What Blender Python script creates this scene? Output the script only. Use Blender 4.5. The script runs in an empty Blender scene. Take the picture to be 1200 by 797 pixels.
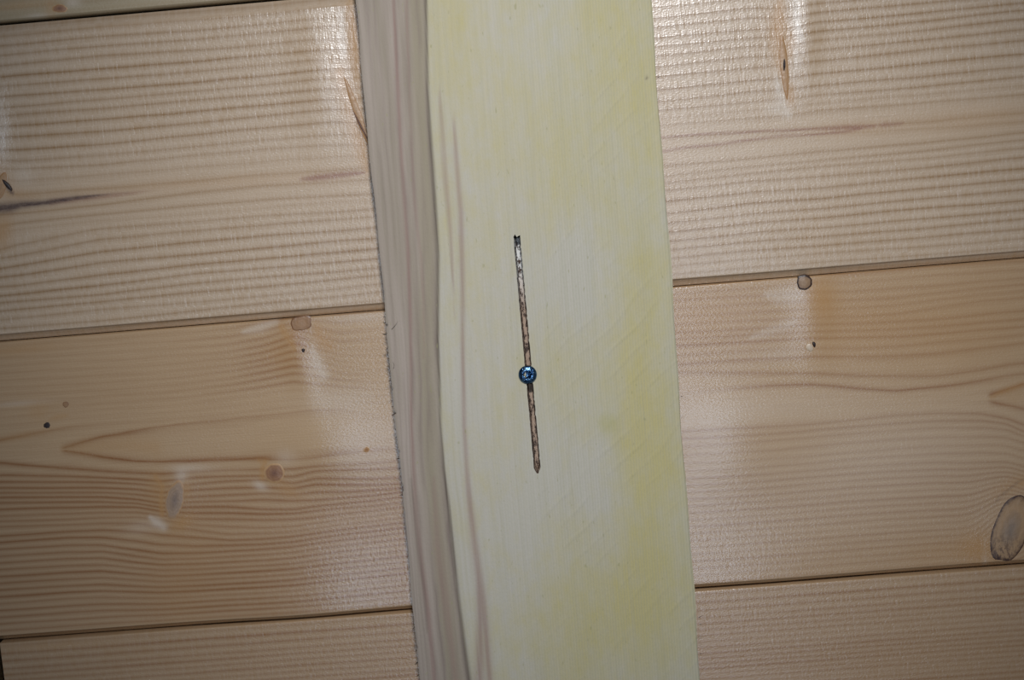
import bpy, math, random
import numpy as np
from mathutils import Matrix, Vector

# ------------------------------------------------------------------ camera
FPX = 1780.0
IW, IH = 1200.0, 797.0
RX, RY, RZ = -0.12923863, 0.0250691, -0.08440944
CAM = np.array([0.00890682, 0.06580066, 0.65160196])


def rot(x, y, z):
    a = np.array([[1, 0, 0], [0, math.cos(x), -math.sin(x)], [0, math.sin(x), math.cos(x)]])
    b = np.array([[math.cos(y), 0, math.sin(y)], [0, 1, 0], [-math.sin(y), 0, math.cos(y)]])
    c = np.array([[math.cos(z), -math.sin(z), 0], [math.sin(z), math.cos(z), 0], [0, 0, 1]])
    return c @ b @ a


ROT = rot(RX, RY, RZ)
scene = bpy.context.scene
cam_data = bpy.data.cameras.new('camera')
cam_data.sensor_width = 23.6
cam_data.sensor_fit = 'HORIZONTAL'
cam_data.lens = FPX / IW * 23.6
cam_data.clip_start = 0.01
cam = bpy.data.objects.new('camera', cam_data)
scene.collection.objects.link(cam)
# local wall frame: X along the planks, Y up the wall, Z out of the wall.
# world frame: X = X, Z = Y (up), Y = -Z (wall faces -Y)
TOW = Matrix(((1, 0, 0, 0), (0, 0, -1, 0), (0, 1, 0, 0), (0, 0, 0, 1)))
ZOFF = 1.5                                            # height of the wall centre above the ground


def w3(p):
    return Vector((p[0], -p[2], p[1] + ZOFF))


Mc = Matrix([list(ROT[0]) + [0], list(ROT[1]) + [0], list(ROT[2]) + [0], [0, 0, 0, 1]])
cam.matrix_world = Matrix.Translation(w3(CAM)) @ TOW @ Mc
cam_data.dof.use_dof = False
scene.camera = cam

# ------------------------------------------------------------------ world, light, exposure
world = bpy.data.worlds.new('world')
world.use_nodes = True
world.node_tree.nodes['Background'].inputs[0].default_value = (0.80, 0.87, 1.0, 1)
world.node_tree.nodes['Background'].inputs[1].default_value = 0.10
scene.world = world

FLASH_W = 13.4
fl = bpy.data.lights.new('camera_flash', 'SPOT')
fl.spot_size = math.radians(50)
fl.spot_blend = 1.0
fl.shadow_soft_size = 0.02
fl.energy = FLASH_W
fl.color = (0.96, 0.98, 1.0)
flo = bpy.data.objects.new('camera_flash', fl)
scene.collection.objects.link(flo)
up = ROT @ np.array([0.0, 1.0, 0.0])
fwd = ROT @ np.array([0.0, 0.0, -1.0])
fpos = CAM + up * 0.24 + fwd * (-0.02)               # flash head on a bracket above the camera
aim = Vector((0.01, -0.0, ZOFF + 0.025)) - w3(fpos)
flo.matrix_world = Matrix.Translation(w3(fpos)) @ aim.to_track_quat('-Z', 'Y').to_matrix().to_4x4()

# unseen cool area light added behind the camera for bluish sheen on the planks
wl = bpy.data.lights.new('rear_sheen_light', 'AREA')
wl.shape = 'RECTANGLE'
wl.size = 0.42
wl.size_y = 2.0
wl.energy = 13.5
wl.color = (0.68, 0.81, 1.0)
wlo = bpy.data.objects.new('rear_sheen_light', wl)
scene.collection.objects.link(wlo)
wlo.matrix_world = Matrix.Translation(w3((0.02, -0.42, 3.1))) @ TOW

scene.view_settings.view_transform = 'Standard'
scene.view_settings.look = 'None'
scene.view_settings.gamma = 1.0
scene.view_settings.use_curve_mapping = False
scene.view_settings.exposure = 0.0


# ------------------------------------------------------------------ survey helpers
def onto(x, y, z=0.0):
    """measured point (photo frame) -> wall frame X, Y on the plane at depth z"""
    d = np.array([(x - IW / 2) / FPX, -(y - IH / 2) / FPX, -1.0])
    d = ROT @ d
    t = (z - CAM[2]) / d[2]
    p = CAM + d * t
    return p[0], p[1]


def measured(U, V, z=0.0):
    P = np.stack([U - CAM[0], V - CAM[1], np.full_like(U, z) - CAM[2]], -1) @ ROT
    return IW / 2 + FPX * P[..., 0] / -P[..., 2], IH / 2 - FPX * P[..., 1] / -P[..., 2]


rng = np.random.RandomState(7)
random.seed(7)


# ------------------------------------------------------------------ material helpers
class NT:
    def __init__(self, name):
        self.m = bpy.data.materials.new(name)
        self.m.use_nodes = True
        self.t = self.m.node_tree
        self.b = self.t.nodes['Principled BSDF']

    def n(self, typ, **kw):
        nd = self.t.nodes.new(typ)
        for k, v in kw.items():
            setattr(nd, k, v)
        return nd

    def link(self, a, b):
        self.t.links.new(a, b)

    def set(self, sock, v):
        if isinstance(v, bpy.types.NodeSocket):
            self.link(v, sock)
        elif v is not None:
            sock.default_value = v

    def attr(self, name):
        return self.n('ShaderNodeAttribute', attribute_name=name).outputs['Fac']

    def math(self, op, a, b=None, c=None, clamp=False):
        nd = self.n('ShaderNodeMath', operation=op)
        nd.use_clamp = clamp
        self.set(nd.inputs[0], a)
        self.set(nd.inputs[1], b)
        self.set(nd.inputs[2], c)
        return nd.outputs[0]

    def mix(self, f, a, b, blend='MIX'):
        nd = self.n('ShaderNodeMix', data_type='RGBA', blend_type=blend)
        self.set(nd.inputs['Factor'], f)
        for s, v in ((nd.inputs[6], a), (nd.inputs[7], b)):
            self.set(s, v if isinstance(v, bpy.types.NodeSocket) else (*v, 1.0))
        return nd.outputs[2]

    def coords(self, sx=1, sy=1, sz=1, extra=None, axis=2):
        tc = self.n('ShaderNodeTexCoord').outputs['Object']
        mp = self.n('ShaderNodeMapping')
        mp.inputs['Scale'].default_value = (sx, sy, sz)
        self.link(tc, mp.inputs['Vector'])
        if extra is None:
            return mp.outputs[0]
        cb = self.n('ShaderNodeCombineXYZ')
        self.link(extra, cb.inputs[axis])
        ad = self.n('ShaderNodeVectorMath', operation='ADD')
        self.link(mp.outputs[0], ad.inputs[0])
        self.link(cb.outputs[0], ad.inputs[1])
        return ad.outputs[0]

    def noise(self, vec, scale=1.0, detail=2.0, rough=0.5):
        nd = self.n('ShaderNodeTexNoise')
        self.link(vec, nd.inputs['Vector'])
        nd.inputs['Scale'].default_value = scale
        nd.inputs['Detail'].default_value = detail
        nd.inputs['Roughness'].default_value = rough
        return nd.outputs['Fac']

    def remap(self, v, a, b, c=0.0, d=1.0):
        nd = self.n('ShaderNodeMapRange')
        self.set(nd.inputs[0], v)
        nd.inputs[1].default_value = a
        nd.inputs[2].default_value = b
        nd.inputs[3].default_value = c
        nd.inputs[4].default_value = d
        return nd.outputs[0]

    def bump(self, h, strength, dist, prev=None):
        nd = self.n('ShaderNodeBump')
        nd.inputs['Strength'].default_value = strength
        nd.inputs['Distance'].default_value = dist
        self.link(h, nd.inputs['Height'])
        if prev is not None:
            self.link(prev, nd.inputs['Normal'])
        return nd.outputs[0]


def plank_material(name, pale, late, sharp=4.0, chatter=1.0, rough=0.4, ring_relief=0.00005):
    """planed, varnished softwood: rings come from the 'phase' field of the board"""
    k = NT(name)
    ph, amp = k.attr('phase'), k.attr('amp')
    wob = k.noise(k.coords(30, 260, 30), 1.0, 2.0)
    ph2 = k.math('ADD', ph, k.math('MULTIPLY', k.math('SUBTRACT', wob, 0.5), 0.22))
    fr = k.math('FRACT', ph2)
    # phase grows up the wall: soft edge below the line, steeper edge above it
    shp = k.math('MULTIPLY', k.attr('sharp'), sharp)
    up_ = k.math('POWER', k.math('SUBTRACT', 1.0, fr), k.math('MULTIPLY', shp, 1.25))
    dn_ = k.math('POWER', fr, shp)
    late_f = k.math('MAXIMUM', up_, dn_)
    vary = k.remap(k.noise(k.coords(14, 120, 30, extra=k.math('MULTIPLY', k.math('ROUND', ph), 3.7)), 1.0, 2.0),
                   0.3, 0.7, 0.8, 1.15)
    ring = k.math('MULTIPLY', k.math('MULTIPLY', late_f, amp), vary, clamp=True)
    tone = k.remap(k.noise(k.coords(7, 60, 10), 1.0, 3.0), 0.25, 0.75)
    fine = k.remap(k.noise(k.coords(45, 1900, 10), 1.0, 2.0), 0.3, 0.7)
    base = k.mix(k.math('MULTIPLY', tone, 0.30), pale, tuple(a * b for a, b in zip(pale, (0.86, 0.80, 0.70))))
    base = k.mix(k.math('MULTIPLY', fine, 0.16), base, tuple(c * 0.75 for c in late))
    col = k.mix(ring, base, late)
    col = k.mix(k.math('MULTIPLY', k.attr('pale'), 0.55, clamp=True), col, (0.72, 0.64, 0.55))  # paler wood, plus chatoyant sheen by the knots painted in as colour
    col = k.mix(k.math('MULTIPLY', k.attr('tint'), 0.8, clamp=True), col, (0.45, 0.24, 0.085))
    dnz = k.remap(k.noise(k.coords(300, 900, 10), 1.0, 3.0), 0.25, 0.7, 0.75, 1.1)
    col = k.mix(k.math('MULTIPLY', k.attr('red'), dnz, clamp=True), col, (0.25, 0.095, 0.05))
    col = k.mix(k.math('MULTIPLY', k.attr('dark'), dnz, clamp=True), col, (0.065, 0.030, 0.022))
    # planer chatter: short streaks across the grain, broken at each ring
    ch = k.noise(k.coords(640, 60, 10, extra=k.math('MULTIPLY', k.math('ROUND', ph2), 5.3)), 1.0, 2.0, 0.65)
    cha = k.attr('chatter')
    chc = k.math('MULTIPLY', k.remap(ch, 0.3, 0.7, 0.0, 1.0), k.math('MULTIPLY', cha, 0.10 * chatter))
    col = k.mix(chc, col, (0.85, 0.80, 0.74))  # glints on the chatter streaks painted as pale colour
    k.link(col, k.b.inputs['Base Color'])
    n0 = k.bump(ring, 1.0, ring_relief)
    n1 = k.bump(k.math('MULTIPLY', ch, cha), 1.0, 0.00013 * chatter, n0)
    gr = k.noise(k.coords(900, 1500, 10), 1.0, 2.0)
    n2 = k.bump(gr, 1.0, 0.00009, n1)
    k.link(n2, k.b.inputs['Normal'])
    k.b.inputs['Roughness'].default_value = rough
    k.b.inputs['Specular IOR Level'].default_value = 0.7
    k.b.inputs['Coat Weight'].default_value = 0.6
    k.b.inputs['Coat Roughness'].default_value = 0.24
    k.link(n2, k.b.inputs['Coat Normal'])
    return k.m


def board_material():
    """rough-sawn, yellow-green impregnated softwood with a grey-brown heart edge"""
    k = NT('sawn_board_wood')
    ph, amp = k.attr('phase'), k.attr('amp')
    wob = k.noise(k.coords(160, 30, 30), 1.0, 3.0)
    ph2 = k.math('ADD', ph, k.math('MULTIPLY', k.math('SUBTRACT', wob, 0.5), 1.3))
    fr = k.math('FRACT', ph2)
    late = k.math('MAXIMUM', k.math('POWER', fr, 3.5), k.math('POWER', k.math('SUBTRACT', 1.0, fr), 3.5))
    ring = k.math('MULTIPLY', k.math('MULTIPLY', late, amp), k.remap(k.noise(k.coords(210, 16, 9), 1.0, 2.0), .3, .7, .25, 1.35), clamp=True)
    mott_ = k.noise(k.coords(240, 110, 10), 1.0, 4.0, .65)
    cloud = k.remap(k.noise(k.coords(38, 20, 10), 1.0, 3.0), 0.3, 0.7, -0.28, 0.28)
    yl = k.math('ADD', k.math('ADD', k.attr('yellow'), cloud), k.remap(mott_, .3, .7, -.22, .22), clamp=True)
    comb = k.noise(k.coords(850, 14, 10), 1.0, 2.0, 0.6)
    saw_v = k.n('ShaderNodeTexWave', wave_type='BANDS', bands_direction='X')
    k.link(k.coords(1, 1, 1), saw_v.inputs['Vector'])
    saw_v.inputs['Scale'].default_value = 272
    saw_v.inputs['Distortion'].default_value = 1.0
    saw_v.inputs['Detail'].default_value = 2.0
    comb = k.math('ADD', k.math('MULTIPLY', comb, 0.6), k.math('MULTIPLY', saw_v.outputs['Fac'], k.math('MULTIPLY', k.attr('saw'), 0.34)))
    combf = k.remap(comb, 0.2, 0.7)
    col = k.mix(yl, (0.535, 0.495, 0.42), (0.53, 0.455, 0.215))
    col = k.mix(k.math('MULTIPLY', combf, 0.32), col, (0.36, 0.36, 0.24))
    heart = k.attr('heart')
    hz = k.remap(k.noise(k.coords(260, 12, 10), 1.0, 3.0, 0.65), 0.25, 0.75)
    hcol = k.mix(hz, (0.44, 0.365, 0.31), (0.32, 0.27, 0.205))
    hcol = k.mix(k.math('MULTIPLY', k.attr('warm'), .8, clamp=True), hcol, (0.33, 0.285, 0.19))
    col = k.mix(heart, col, hcol)
    ringcol = k.mix(heart, (0.44, 0.40, 0.28), (0.25, 0.195, 0.165))
    col = k.mix(ring, col, ringcol)
    pz = k.remap(k.noise(k.coords(500, 20, 10), 1.0, 3.0), 0.3, 0.7, 0.6, 1.15)
    col = k.mix(k.math('MULTIPLY', k.attr('pink'), pz, clamp=True), col, (0.31, 0.20, 0.17))
    col = k.mix(k.math('MULTIPLY', k.attr('dark'), pz, clamp=True), col, (0.10, 0.075, 0.062))
    col = k.mix(k.math('MULTIPLY', k.attr('olive'), 0.8, clamp=True), col, (0.40, 0.37, 0.11))
    speck = k.remap(k.noise(k.coords(700, 260, 10), 1.0, 1.0), 0.72, 0.80, 0.0, 0.5)
    col = k.mix(speck, col, (0.33, 0.31, 0.16))
    k.link(col, k.b.inputs['Base Color'])
    # raised comb of the band saw (along the board) and slanted saw arcs
    n0 = k.bump(comb, 1.0, 0.00022)
    wv = k.n('ShaderNodeTexWave', wave_type='BANDS', bands_direction='X')
    mp = k.n('ShaderNodeMapping')
    mp.inputs['Rotation'].default_value = (0, 0, math.radians(48))
    k.link(k.n('ShaderNodeTexCoord').outputs['Object'], mp.inputs['Vector'])
    k.link(mp.outputs[0], wv.inputs['Vector'])
    wv.inputs['Scale'].default_value = 42
    wv.inputs['Distortion'].default_value = 5.0
    wv.inputs['Detail'].default_value = 1.0
    wv.inputs['Detail Scale'].default_value = 0.6
    sawm = k.math('MULTIPLY', k.math('POWER', wv.outputs['Fac'], 7.0), k.math('MULTIPLY', k.attr('saw'), k.remap(k.noise(k.coords(40, 40, 9), 1.0, 2.0), .45, .65)))
    n1 = k.bump(sawm, 1.0, 0.00012, n0)
    n2 = k.bump(k.noise(k.coords(1400, 700, 10), 1.0, 2.0), 1.0, 0.00012, n1)
    k.link(n2, k.b.inputs['Normal'])
    k.b.inputs['Roughness'].default_value = 0.85
    k.b.inputs['Specular IOR Level'].default_value = 0.18
    return k.m


def knot_material(name, core, body, rim, rimw=0.86, rough=0.45, cracks=0.0, rings=5.0):
    k = NT(name)
    r = k.attr('radius')
    nz = k.noise(k.coords(420, 420, 10), 1.0, 3.0)
    rr = k.math('ADD', r, k.math('MULTIPLY', k.math('SUBTRACT', nz, 0.5), 0.22))
    sn = k.math('SINE', k.math('MULTIPLY', rr, rings * 6.283))
    col = k.mix(k.remap(rr, 0.05, 0.55), core, body)
    col = k.mix(k.remap(sn, -1, 1, 0.0, 0.22), col, tuple(c * 0.55 for c in body))
    col = k.mix(k.remap(rr, rimw - 0.1, rimw + 0.04), col, rim)
    if cracks:
        cz = k.noise(k.coords(700, 260, 10), 1.0, 4.0, 0.7)
        col = k.mix(k.math('MULTIPLY', k.remap(cz, 0.48, 0.55, 0, cracks), k.attr('rot')), col, (0.045, 0.02, 0.02))
    k.link(col, k.b.inputs['Base Color'])
    k.link(k.bump(nz, 1.0, 0.00025), k.b.inputs['Normal'])
    k.b.inputs['Roughness'].default_value = rough
    return k.m


# ------------------------------------------------------------------ mesh helpers
def grid_mesh(name, X, Y, Z, attrs, keep=None, close=None):
    """X, Y, Z: (ny, nx) arrays.  Row index grows up the wall."""
    ny, nx = X.shape
    idx = np.arange(ny * nx).reshape(ny, nx)
    a, b, c, d = idx[:-1, :-1], idx[:-1, 1:], idx[1:, 1:], idx[1:, :-1]
    F = np.stack([a, b, c, d], -1).reshape(-1, 4)
    if keep is not None:
        F = F[keep.reshape(-1)]
    co = np.stack([X, Y, Z], -1).reshape(-1, 3)
    if close is not None:                            # extra verts / quads (skirts, backs)
        ev, ef = close[:2]
        co = np.vstack([co, ev])
        F = np.vstack([F, ef])
    me = bpy.data.meshes.new(name)
    me.vertices.add(len(co))
    me.vertices.foreach_set('co', co.astype(np.float32).reshape(-1))
    me.loops.add(len(F) * 4)
    me.loops.foreach_set('vertex_index', F.astype(np.int32).reshape(-1))
    me.polygons.add(len(F))
    me.polygons.foreach_set('loop_start', np.arange(0, len(F) * 4, 4, dtype=np.int32))
    me.update(calc_edges=True)
    me.polygons.foreach_set('use_smooth', np.ones(len(F), dtype=bool))
    for an, av in attrs.items():
        at = me.attributes.new(an, 'FLOAT', 'POINT')
        v = np.zeros(len(co), np.float32)
        v[:ny * nx] = av.reshape(-1)
        if close is not None and len(close) > 2:
            v[ny * nx:] = av.reshape(-1)[close[2]]
        at.data.foreach_set('value', v)
    me.validate()
    return me


def link(name, me, mat, parent=None):
    o = bpy.data.objects.new(name, me)
    scene.collection.objects.link(o)
    if mat:
        me.materials.append(mat)
    if parent:
        o.parent = parent
    return o


def add_blob(A, px, py, x, y, rx, ry, ang=0.0, s=1.0, p=2.0):
    c, sn = math.cos(math.radians(ang)), math.sin(math.radians(ang))
    dx, dy = px - x, py - y
    u, v = (dx * c + dy * sn) / rx, (-dx * sn + dy * c) / ry
    A += s * np.exp(-np.power(u * u + v * v, p / 2.0))


def add_stroke(A, px, py, pts, s=1.0):
    """pts: (x, y, halfwidth) along a measured line"""
    for (x0, y0, w0), (x1, y1, w1) in zip(pts[:-1], pts[1:]):
        m = (px > min(x0, x1) - 14) & (px < max(x0, x1) + 14) & (py > min(y0, y1) - 14) & (py < max(y0, y1) + 14)
        if not m.any():
            continue
        qx, qy = px[m], py[m]
        L2 = (x1 - x0) ** 2 + (y1 - y0) ** 2 + 1e-9
        t = np.clip(((qx - x0) * (x1 - x0) + (qy - y0) * (y1 - y0)) / L2, 0, 1)
        d = np.hypot(qx - x0 - t * (x1 - x0), qy - y0 - t * (y1 - y0))
        w = w0 + t * (w1 - w0)
        A[m] = np.maximum(A[m], s * np.minimum(1.0, w / 1.1) * np.exp(-.7 * (d / np.maximum(w, 0.05)) ** 2))


# ------------------------------------------------------------------ the rings of every plank, as surveyed
# each section: columns (x), then one row per growth ring from the top down: (y at each column), strength
COL1L = [0, 20, 120, 230, 310, 390, 435]
P1L = [((43, 41, 31.5, 23.5, 17, 8.4, 8), .6), ((54, 52, 42.7, 35.5, 28, 19.7, 21), .75),
       ((65, 63, 54, 46.5, 38, 30, 32), .8), ((77, 75, 65, 58.6, 52.5, 44, 44), .75),
       ((90, 88, 81, 72, 64.6, 57, 57), .95), ((102, 100, 92.5, 83.5, 76, 69, 68), .7),
       ((114, 112, 105, 96.5, 89, 80, 80), .95), ((127, 125, 116.5, 107, 99, 91, 90), .75),
       ((136, 134, 127, 117, 111, 103, 102), .8), ((149, 147.5, 140, 130.4, 123.4, 115.4, 115), .95),
       ((161, 160, 153.5, 143.5, 135.5, 127, 127), .95), ((176, 176, 169, 158, 150, 142.5, 142), .9),
       ((188, 189, 182, 172, 163.7, 157.7, 156), .6), ((197, 198, 193, 181.7, 174, 170, 169), .55),
       ((207, 212, 205, 195, 189, 183, 181), .35), ((222, 228, 221, 212, 205, 199, 196), .55),
       ((252, 250, 240, 225.5, 217, 214, 210), .6), ((266, 262, 251, 241, 234, 230, 228), .6),
       ((273, 268, 258, 251, 243, 237, 235), .25), ((293, 287, 267.4, 259.5, 252.4, 248.4, 245), .6),
       ((303, 300, 280, 270.5, 263.5, 257, 254), .7), ((315, 311.7, 294.5, 283.6, 276.5, 271, 267), .9),
       ((325, 322.6, 308, 297.7, 290.5, 283, 280), .95), ((336, 335, 322, 310, 303, 296, 292), .9),
       ((347, 345, 334.6, 320.5, 314.5, 307.5, 303.5), .9), ((355, 353, 345, 331.6, 324.5, 319, 314.5), .8),
       ((365, 362.7, 353.5, 342, 336, 328, 323), .75), ((375, 373, 362.5, 354, 347, 339, 334), .6),
       ((385, 383.4, 376, 364, 355.5, 348, 343), .7)]
COL1R = [780, 880, 920, 960, 1080, 1180]
P1R = [((7, -3, -4, -9, -18, -26), .8), ((20, 9, 9, 4, -8, -16), .9), ((30, 20, 21, 14.5, 3.5, -5), .9),
       ((43, 34, 33, 25.5, 15.5, 5), .95), ((53, 44, 42, 36.5, 25, 13.6), .85), ((64, 54, 52.6, 47, 36, 24), .8),
       ((77, 66, 64.6, 58.5, 47, 36.5), .9), ((88, 79, 75, 71.5, 58, 49), .9), ((104, 94, 91, 86, 75, 65), 1.),
       ((118, 107, 104, 100, 90, 80), .8), ((128, 119, 116, 111.5, 102, 92), .75), ((138, 129, 126, 121, 111, 102), .35),
       ((145.5, 138, 135, 129, 120, 112), .6), ((161, 154.4, 153, 151, 144, 134), .5), ((177, 164, 160, 156, 151, 144), .35),
       ((194, 186, 182, 178, 168, 157), .6), ((206, 195, 191.5, 188, 177, 165.7), .55), ((214, 203, 199, 195, 186, 175), .55),
       ((222.7, 212, 209.5, 206.5, 197, 186), .8), ((236, 225, 223, 220.5, 208, 199), .95),
       ((250.4, 238, 235.5, 233, 221, 212), .95), ((262, 250, 247, 244, 233, 224), .9),
       ((272.5, 261, 258, 255.5, 244, 237), .9), ((283, 272.5, 269.5, 267, 256, 248), .8),
       ((293, 282.5, 279.5, 277, 268, 258), .75), ((303, 293.5, 290.5, 287.5, 278.5, 270), .75),
       ((312, 303, 300, 297, 289.5, 281), .6)]
COL2L = [0, 74, 80, 120, 160, 190, 230, 270, 310, 345, 370, 400, 440, 465]
A0 = (0.22, 0.22, .22, .22, .22, .22, .25, .38, .6, .65, .35, .4, .15, .12)
A1 = (0.22, 0.22, .22, .22, .22, .22, .25, .35, .75, .85, .3, .25, .12, .1)
P2L = [((405, 401.3, 401, 398, 395, 392, 389, 385, 378, 372, 376, 378, 374, 372), A0),
       ((411, 408.2, 408, 405, 402, 400, 398, 394, 387, 378, 384, 390, 386, 384), A0),
       ((420, 416.3, 416, 413, 411, 409, 407, 403, 396, 385, 392, 400, 397, 395), A0),
       ((428, 424.3, 424, 422, 420, 418, 416, 412, 405, 393, 400, 409, 408, 406), A1),
       ((437, 433.3, 433, 431, 429, 427, 424, 420, 413, 402, 408, 416, 417, 415), A1),
       ((446, 442.3, 442, 440, 438, 436, 432, 428, 421, 411, 414, 423, 425, 424), A1),
       ((455, 451.3, 451, 449, 446, 444, 440, 435, 428, 420, 421, 430, 433, 432), A1),
       ((463, 459.3, 459, 457, 454, 452, 448, 443, 436, 428, 430, 437, 440, 440), A1),
       ((472, 467.4, 467, 465, 462, 460, 456, 451, 444, 437, 440, 445, 448, 448), A0),
       ((480, 475.4, 475, 473, 470, 468, 464, 459, 453, 447, 450, 453, 456, 456), A0),
       ((489, 483.4, 483, 480, 478, 476, 472, 467, 462, 457, 458, 462, 464, 464), .15),
       ((498, 491.5, 491, 488, 486, 484, 480, 476, 472, 467, 467, 470, 472, 472), .12),
       ((516, 501.2, 500, 496, 494, 492, 488, 484, 480, 476, 474, 474, 480, 481),
        (.8, .46, .45, .25, .2, .15, .12, .1, .1, .1, .1, .1, .1, .1)),
       ((526, 526.3, 524, 511, 504.5, 499.5, 493.5, 490, 486, 482, 479, 478, 485, 487),
        {70: 0, 76: .9, 120: .9, 160: .7, 230: .5, 345: .4, 400: .3, 440: .1}),
       ((528, 526.9, 528.3, 535.5, 540, 541.5, 541.5, 539.5, 538.5, 538, 536, 531, 528, 527),
        {70: 0, 76: .95, 120: 1, 310: 1, 345: .5, 370: .7, 400: .7, 440: .5, 465: .3}),
       ((542, 549.4, 550, 552.5, 554, 555.5, 553, 551, 550, 549, 546, 544, 542, 540),
        (.9, .9, .9, .9, .9, 1, .5, .5, .7, .9, .8, .6, .6, .6)),
       ((557, 557.9, 558, 559.7, 561.7, 564, 559, 558, 557.5, 558, 551, 549.5, 549, 548), .9),
       ((565, 565, 565, 565, 567, 570.5, 567, 563, 562, 566, 560, 560, 561, 560), .85),
       ((572, 572, 572, 572, 573.5, 577, 574, 572, 571, 572, 567, 567.5, 568, 567), .95),
       ((577.5, 577, 577, 577, 579, 583, 582, 580, 578, 579, 576, 576, 574, 572), .8),
       ((583, 582.5, 582.5, 582.5, 585, 590, 588, 587, 585, 586, 586, 583, 580, 577), .9),
       ((589, 588.5, 588.5, 588, 590, 594.5, 594, 594, 597, 597, 593, 590, 586, 583), .9),
       ((597, 595.1, 595, 594, 594, 599, 601, 601, 602, 601, 598, 595, 592, 589), .9),
       ((605, 602.2, 602, 600.6, 600, 604, 608, 608, 609, 608, 606, 602, 598, 595), .7),
       ((611, 609.1, 609, 607, 606, 609, 615, 617, 618, 616.5, 612.5, 608, 604, 601), .6),
       ((617, 615.1, 615, 613, 613, 617, 621, 626, 624.5, 622, 619, 614, 610, 607), .6),
       ((628, 623.4, 623, 621, 623, 627, 629.5, 633, 631, 627.5, 624, 620, 616, 613), .85),
       ((636, 630.5, 630, 630, 634, 638, 640, 638.5, 637, 634, 630, 626, 622, 619), .9),
       ((644, 639.4, 639, 638.5, 645, 649, 648, 645.5, 643, 640, 636, 632, 628, 625), .85)]
_l14 = np.array(P2L[-1][0])
_bot = 753.5 - .07375 * np.array(COL2L) - 6
_str = [.7, .85, .7, .95, .75, .9, .95, .6, .85, .8, .7, .6, .6]
for _k in range(1, 14):
    P2L.append((tuple(_l14 + (_bot - _l14) * _k / 13.0), _str[_k - 1]))
COL2R = [790, 850, 900, 950, 1000, 1050, 1100, 1150, 1180, 1200]
P2R = [((345, 340, 336, 331, 331, 327, 322, 319, 317, 316), .35), ((352, 348, 346, 342, 341.5, 338, 335, 330, 328, 326), .4),
       ((362, 358, 355, 352, 351.5, 349, 343, 338, 335, 333), .4), ((371, 368, 365, 362, 361, 358, 351, 345, 343, 341), .35),
       ((380, 377, 375, 372, 371, 368, 360, 352, 350, 348), .4), ((390, 387, 384, 380, 379, 377.5, 374, 369, 366, 364), .5),
       ((397, 394, 391, 388, 387.5, 386, 382.5, 378, 375.5, 373.5), .5), ((405, 402, 399, 396, 395.5, 394.5, 391, 386.5, 384.5, 382.5), .65),
       ((417, 413, 410, 408, 408, 405.5, 401, 397, 394, 392), .4), ((427, 423, 420, 417, 418, 417, 414, 407, 404, 402), .55),
       ((436, 436, 436.5, 438, 440, 441.5, 440.5, 434, 428, 426), .55),
       ((462, 457, 452, 450, 455, 458.5, 453, 446, 440, 437), (.15, .25, .7, .9, .9, .9, .9, .7, .5, .5)),
       ((470, 470, 468, 468, 468, 468, 467, 466, 457, 449), {1156: 0, 1162: 1, 1200: 1}),
       ((472, 472, 470, 470, 470, 470, 469, 468, 475, 480), {1156: 0, 1164: .8, 1200: .8}),
       ((507, 503, 500, 497.5, 493, 486.5, 484, 485.5, 491, 499), .6), ((514, 511, 508, 504, 500, 496, 493.5, 493, 497, 507), .55),
       ((523, 519, 516, 512, 508, 504, 501, 501, 504, 512), .4), ((534, 530, 527, 523, 519, 515, 512.5, 512, 514, 520), .4),
       ((543, 540, 537, 534, 530, 526, 522.5, 522, 524, 530), .35), ((552, 549, 546, 543, 538, 534, 531.5, 531, 534, 540), .4),
       ((561, 558, 555, 551, 547, 544, 542, 543, 546, 551), .5)]
_r = np.array(P2R[-1][0])
_bot = 753.5 - .07375 * np.array(COL2R) - 8
_st = [.55, .5, .6, .45, .6, .5, .6, .5, .45, .5, .45, .5, .45, .4, .35]
for _k in range(1, 16):
    P2R.append((tuple(_r + (_bot - _r) * _k / 15.5), _st[_k - 1]))
_off3 = [13, 22, 31, 38, 45, 52, 59, 66, 73, 79, 85, 91, 97, 103, 109, 115]
_off3 += [115 + 6.5 * i for i in range(1, 40)]


def line_rows(cols, a, s, offs, amps):
    c = np.array(cols, float)
    return [(tuple(a - s * c + o), amps[i % len(amps)]) for i, o in enumerate(offs)]


COL3 = [0, 300, 600, 900, 1200]
P3 = line_rows(COL3, 753.5, .0737, _off3, [.9, .75, .75, .85, .6, .7, .55, .7])
COL0 = [0, 300, 600, 900, 1200]
P0 = line_rows(COL0, 28.5, .0865, [-360 + 9.5 * i for i in range(38)], [.4, .5, .3, .6, .45])


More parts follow.
